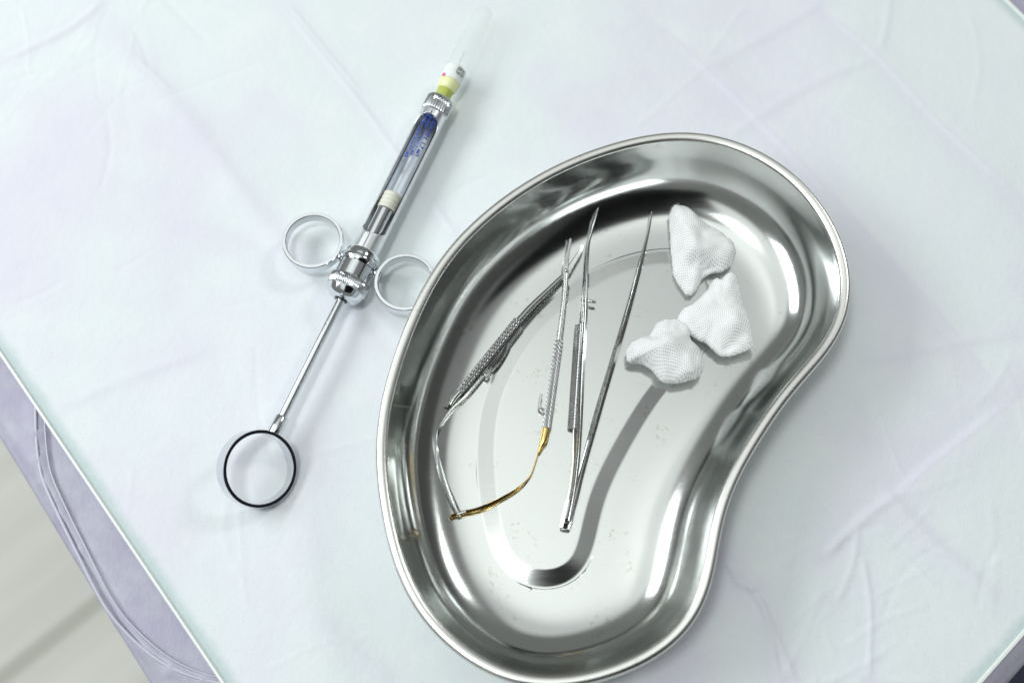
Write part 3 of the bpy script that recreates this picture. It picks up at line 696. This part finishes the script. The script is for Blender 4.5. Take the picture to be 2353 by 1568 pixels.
# ------------------------------------------------------------------ gauze
def gauze_mats(seed):
    core, t, b = principled('gauze_core', (.88, .90, .895), 0, .9, **{'Subsurface Weight': .5, 'Subsurface Radius': (.004, .004, .004), 'Subsurface Scale': 1.0})
    shell = bpy.data.materials.new('gauze_weave'); shell.use_nodes = True; t = shell.node_tree; b = t.nodes['Principled BSDF']
    b.inputs['Base Color'].default_value = (.90, .92, .915, 1); b.inputs['Roughness'].default_value = .95
    uvn = t.nodes.new('ShaderNodeUVMap'); 
    mp = t.nodes.new('ShaderNodeMapping'); t.links.new(uvn.outputs[0], mp.inputs[0])
    ns = t.nodes.new('ShaderNodeTexNoise'); ns.inputs['Scale'].default_value = 170; ns.inputs['Detail'].default_value = 3; t.links.new(uvn.outputs[0], ns.inputs['Vector'])
    sx_ = t.nodes.new('ShaderNodeSeparateXYZ'); t.links.new(mp.outputs[0], sx_.inputs[0])
    def th(o, s_): 
        v = mth(t, 'ADD', mth(t, 'MULTIPLY', o, 2*math.pi/s_), mth(t, 'MULTIPLY', ns.outputs[0], 5.5))
        return mth(t, 'ADD', mth(t, 'MULTIPLY', mth(t, 'SINE', v), .5), .5)
    a = th(sx_.outputs[0], .00092); c = th(sx_.outputs[1], .00105)
    h = mth(t, 'MAXIMUM', a, c)
    n2 = noise(t, 130, 3, .6, uvn.outputs[0])
    dens = mth(t, 'ADD', -.12, mth(t, 'MULTIPLY', n2, 1.1))
    al = sstep(t, mth(t, 'SUBTRACT', h, dens), -.08, .18)
    t.links.new(mth(t, 'ADD', mth(t, 'MULTIPLY', al, .45), .53), b.inputs['Alpha'])
    bump(t, b, h, .22, .00012)
    return core, shell
GC, GS = gauze_mats(0)
def gauze(outline, zb, hmax, ridges, label, seed, ang, lift=.0004):
    cpt = np.mean([P(*p, zb) for p in outline], 0)
    g0 = thing('gauze_swab', label, 'gauze', (cpt[0], cpt[1], zb), 0, 'white gauze swabs in the kidney dish')
    oc = resample(catmull([(P(*p, zb+hmax*.35)-cpt)[:2] for p in outline], 500, True), 160)
    jit = np.random.default_rng(seed).normal(0, .007, 160)
    def build(name, k, mat, parent, zo):
        nr_ = 46; V = []; UV = []
        rr = np.concatenate([np.linspace(0, .86, nr_-14), np.linspace(.88, 1, 14)])
        def hgt(x, y, r):
            h = hmax*(1-r**2.4)**.55*(.70+.22*vnoise(np.array(x), np.array(y), 190, seed)+.07*vnoise(np.array(x), np.array(y), 420, seed+3))
            for a_, b__, am, wd in ridges:
                pa = (P(*a_, zb+hmax)-cpt)[:2]; pb = (P(*b__, zb+hmax)-cpt)[:2]
                d, sd, s__ = seg_dist(np.array(x), np.array(y), pa, pb); h = h+am*np.exp(-(d/wd)**2)*min(1, (1-r)*7)
            h = h+.00045*vnoise(np.array(x), np.array(y), 620, seed+7)*min(1, (1-r)*8+.3)
            return float(max(h, 0))
        for r in rr:
            for j in range(160):
                e = oc[j]*(1+.008*math.sin(j*.37+seed)+.006*math.sin(j*.83)+jit[j]) ; x, y = e*r*k
                V.append((x, y, lift+.0012*(r > -1)+hgt(x, y, r)*k+zo))
        nlay = len(rr)
        # curl in below
        for (k2, z2_) in ((.97, lift*.8), (.86, lift*.45), (.55, .0)):
            for j in range(160):
                x, y = oc[j]*k2*k; V.append((x, y, z2_))
        F = []
        tot = nlay+3
        for i in range(tot-1):
            for j in range(160): F.append((i*160+j, i*160+(j+1) % 160, (i+1)*160+(j+1) % 160, (i+1)*160+j))
        F.append(tuple((tot-1)*160+j for j in range(160)))
        F = F[0:]
        o = mesh_obj(name, V, F, mat, parent)
        uvl = o.data.uv_layers.new(name='UVMap'); co = np.array(V); ca, sa = math.cos(ang), math.sin(ang)
        hh = co[:, 2]
        ux = co[:, 0]*ca-co[:, 1]*sa+hh*.25+.0018*np.sin(co[:, 1]*260+seed); uy = co[:, 0]*sa+co[:, 1]*ca-hh*.2+.0016*np.sin(co[:, 0]*240+seed*2)
        li = np.zeros(len(o.data.loops), int); o.data.loops.foreach_get('vertex_index', li)
        uvl.data.foreach_set('uv', np.stack([ux[li], uy[li]], 1).reshape(-1))
        recalc(o); return o
    a = build('weave', 1.0, GS, g0, 0); build('core', .95, GC, g0, -.0009)
    rg_ = np.random.default_rng(seed+50); Vt = []; Ft = []
    for q in range(20):
        j = int(rg_.integers(0, 160)); e = oc[j]; ln = rg_.uniform(.0006, .0016); th = math.atan2(e[1], e[0])+rg_.normal(0, .9)
        z0 = rg_.uniform(.0012, hmax*.35); p0 = np.array([e[0]*.97, e[1]*.97, z0]); p2 = p0+np.array([math.cos(th)*ln, math.sin(th)*ln, rg_.uniform(-.0006, .0006)])
        p1 = (p0+p2)/2+rg_.normal(0, .0004, 3)
        v_, f_ = sweep(catmull([p0, p1, p2], 6), .00011, .00011, shape='round', n=5); Ft += [tuple(i+len(Vt) for i in f) for f in f_]; Vt += list(v_)
    mesh_obj('loose_threads', Vt, Ft, GC, g0)
    return g0
gauze([(1550, 470), (1538, 495), (1541, 560), (1546, 620), (1560, 655), (1583, 678), (1603, 662), (1614, 640), (1634, 627), (1662, 622), (1686, 598), (1688, 565), (1660, 535), (1620, 512), (1585, 480), (1566, 470)], ZT, .011,
      [((1556, 485), (1600, 570), .0022, .005), ((1600, 570), (1670, 575), .0018, .006), ((1548, 560), (1578, 650), -.0012, .004), ((1600, 600), (1640, 612), -.0025, .004)],
      'white gauze swab folded to a point, nearest the top of the kidney dish', 3, R(20), .0016)
gauze([(1672, 628), (1655, 645), (1640, 642), (1620, 672), (1590, 700), (1565, 715), (1553, 745), (1572, 762), (1602, 782), (1622, 790), (1650, 816), (1668, 820), (1702, 812), (1726, 796), (1722, 750), (1706, 700), (1695, 655), (1688, 632)], ZT, .0105,
      [((1672, 650), (1680, 740), .0025, .006), ((1600, 730), (1660, 780), -.0012, .005), ((1700, 770), (1672, 800), -.0015, .003)],
      'white gauze swab between the other two, with a wide square end to the right', 5, R(-12), .0030)
gauze([(1555, 738), (1515, 742), (1497, 762), (1488, 775), (1450, 790), (1438, 810), (1442, 834), (1470, 838), (1495, 852), (1518, 878), (1550, 884), (1585, 876), (1605, 868), (1615, 840), (1605, 805), (1586, 785), (1580, 755)], ZT, .0100,
      [((1460, 812), (1540, 790), .0018, .005), ((1540, 790), (1590, 850), .0022, .006), ((1500, 770), (1560, 755), -.0015, .003)],
      'white gauze swab with a twisted frayed left end, lowest of the three in the dish', 8, R(28), .0045)
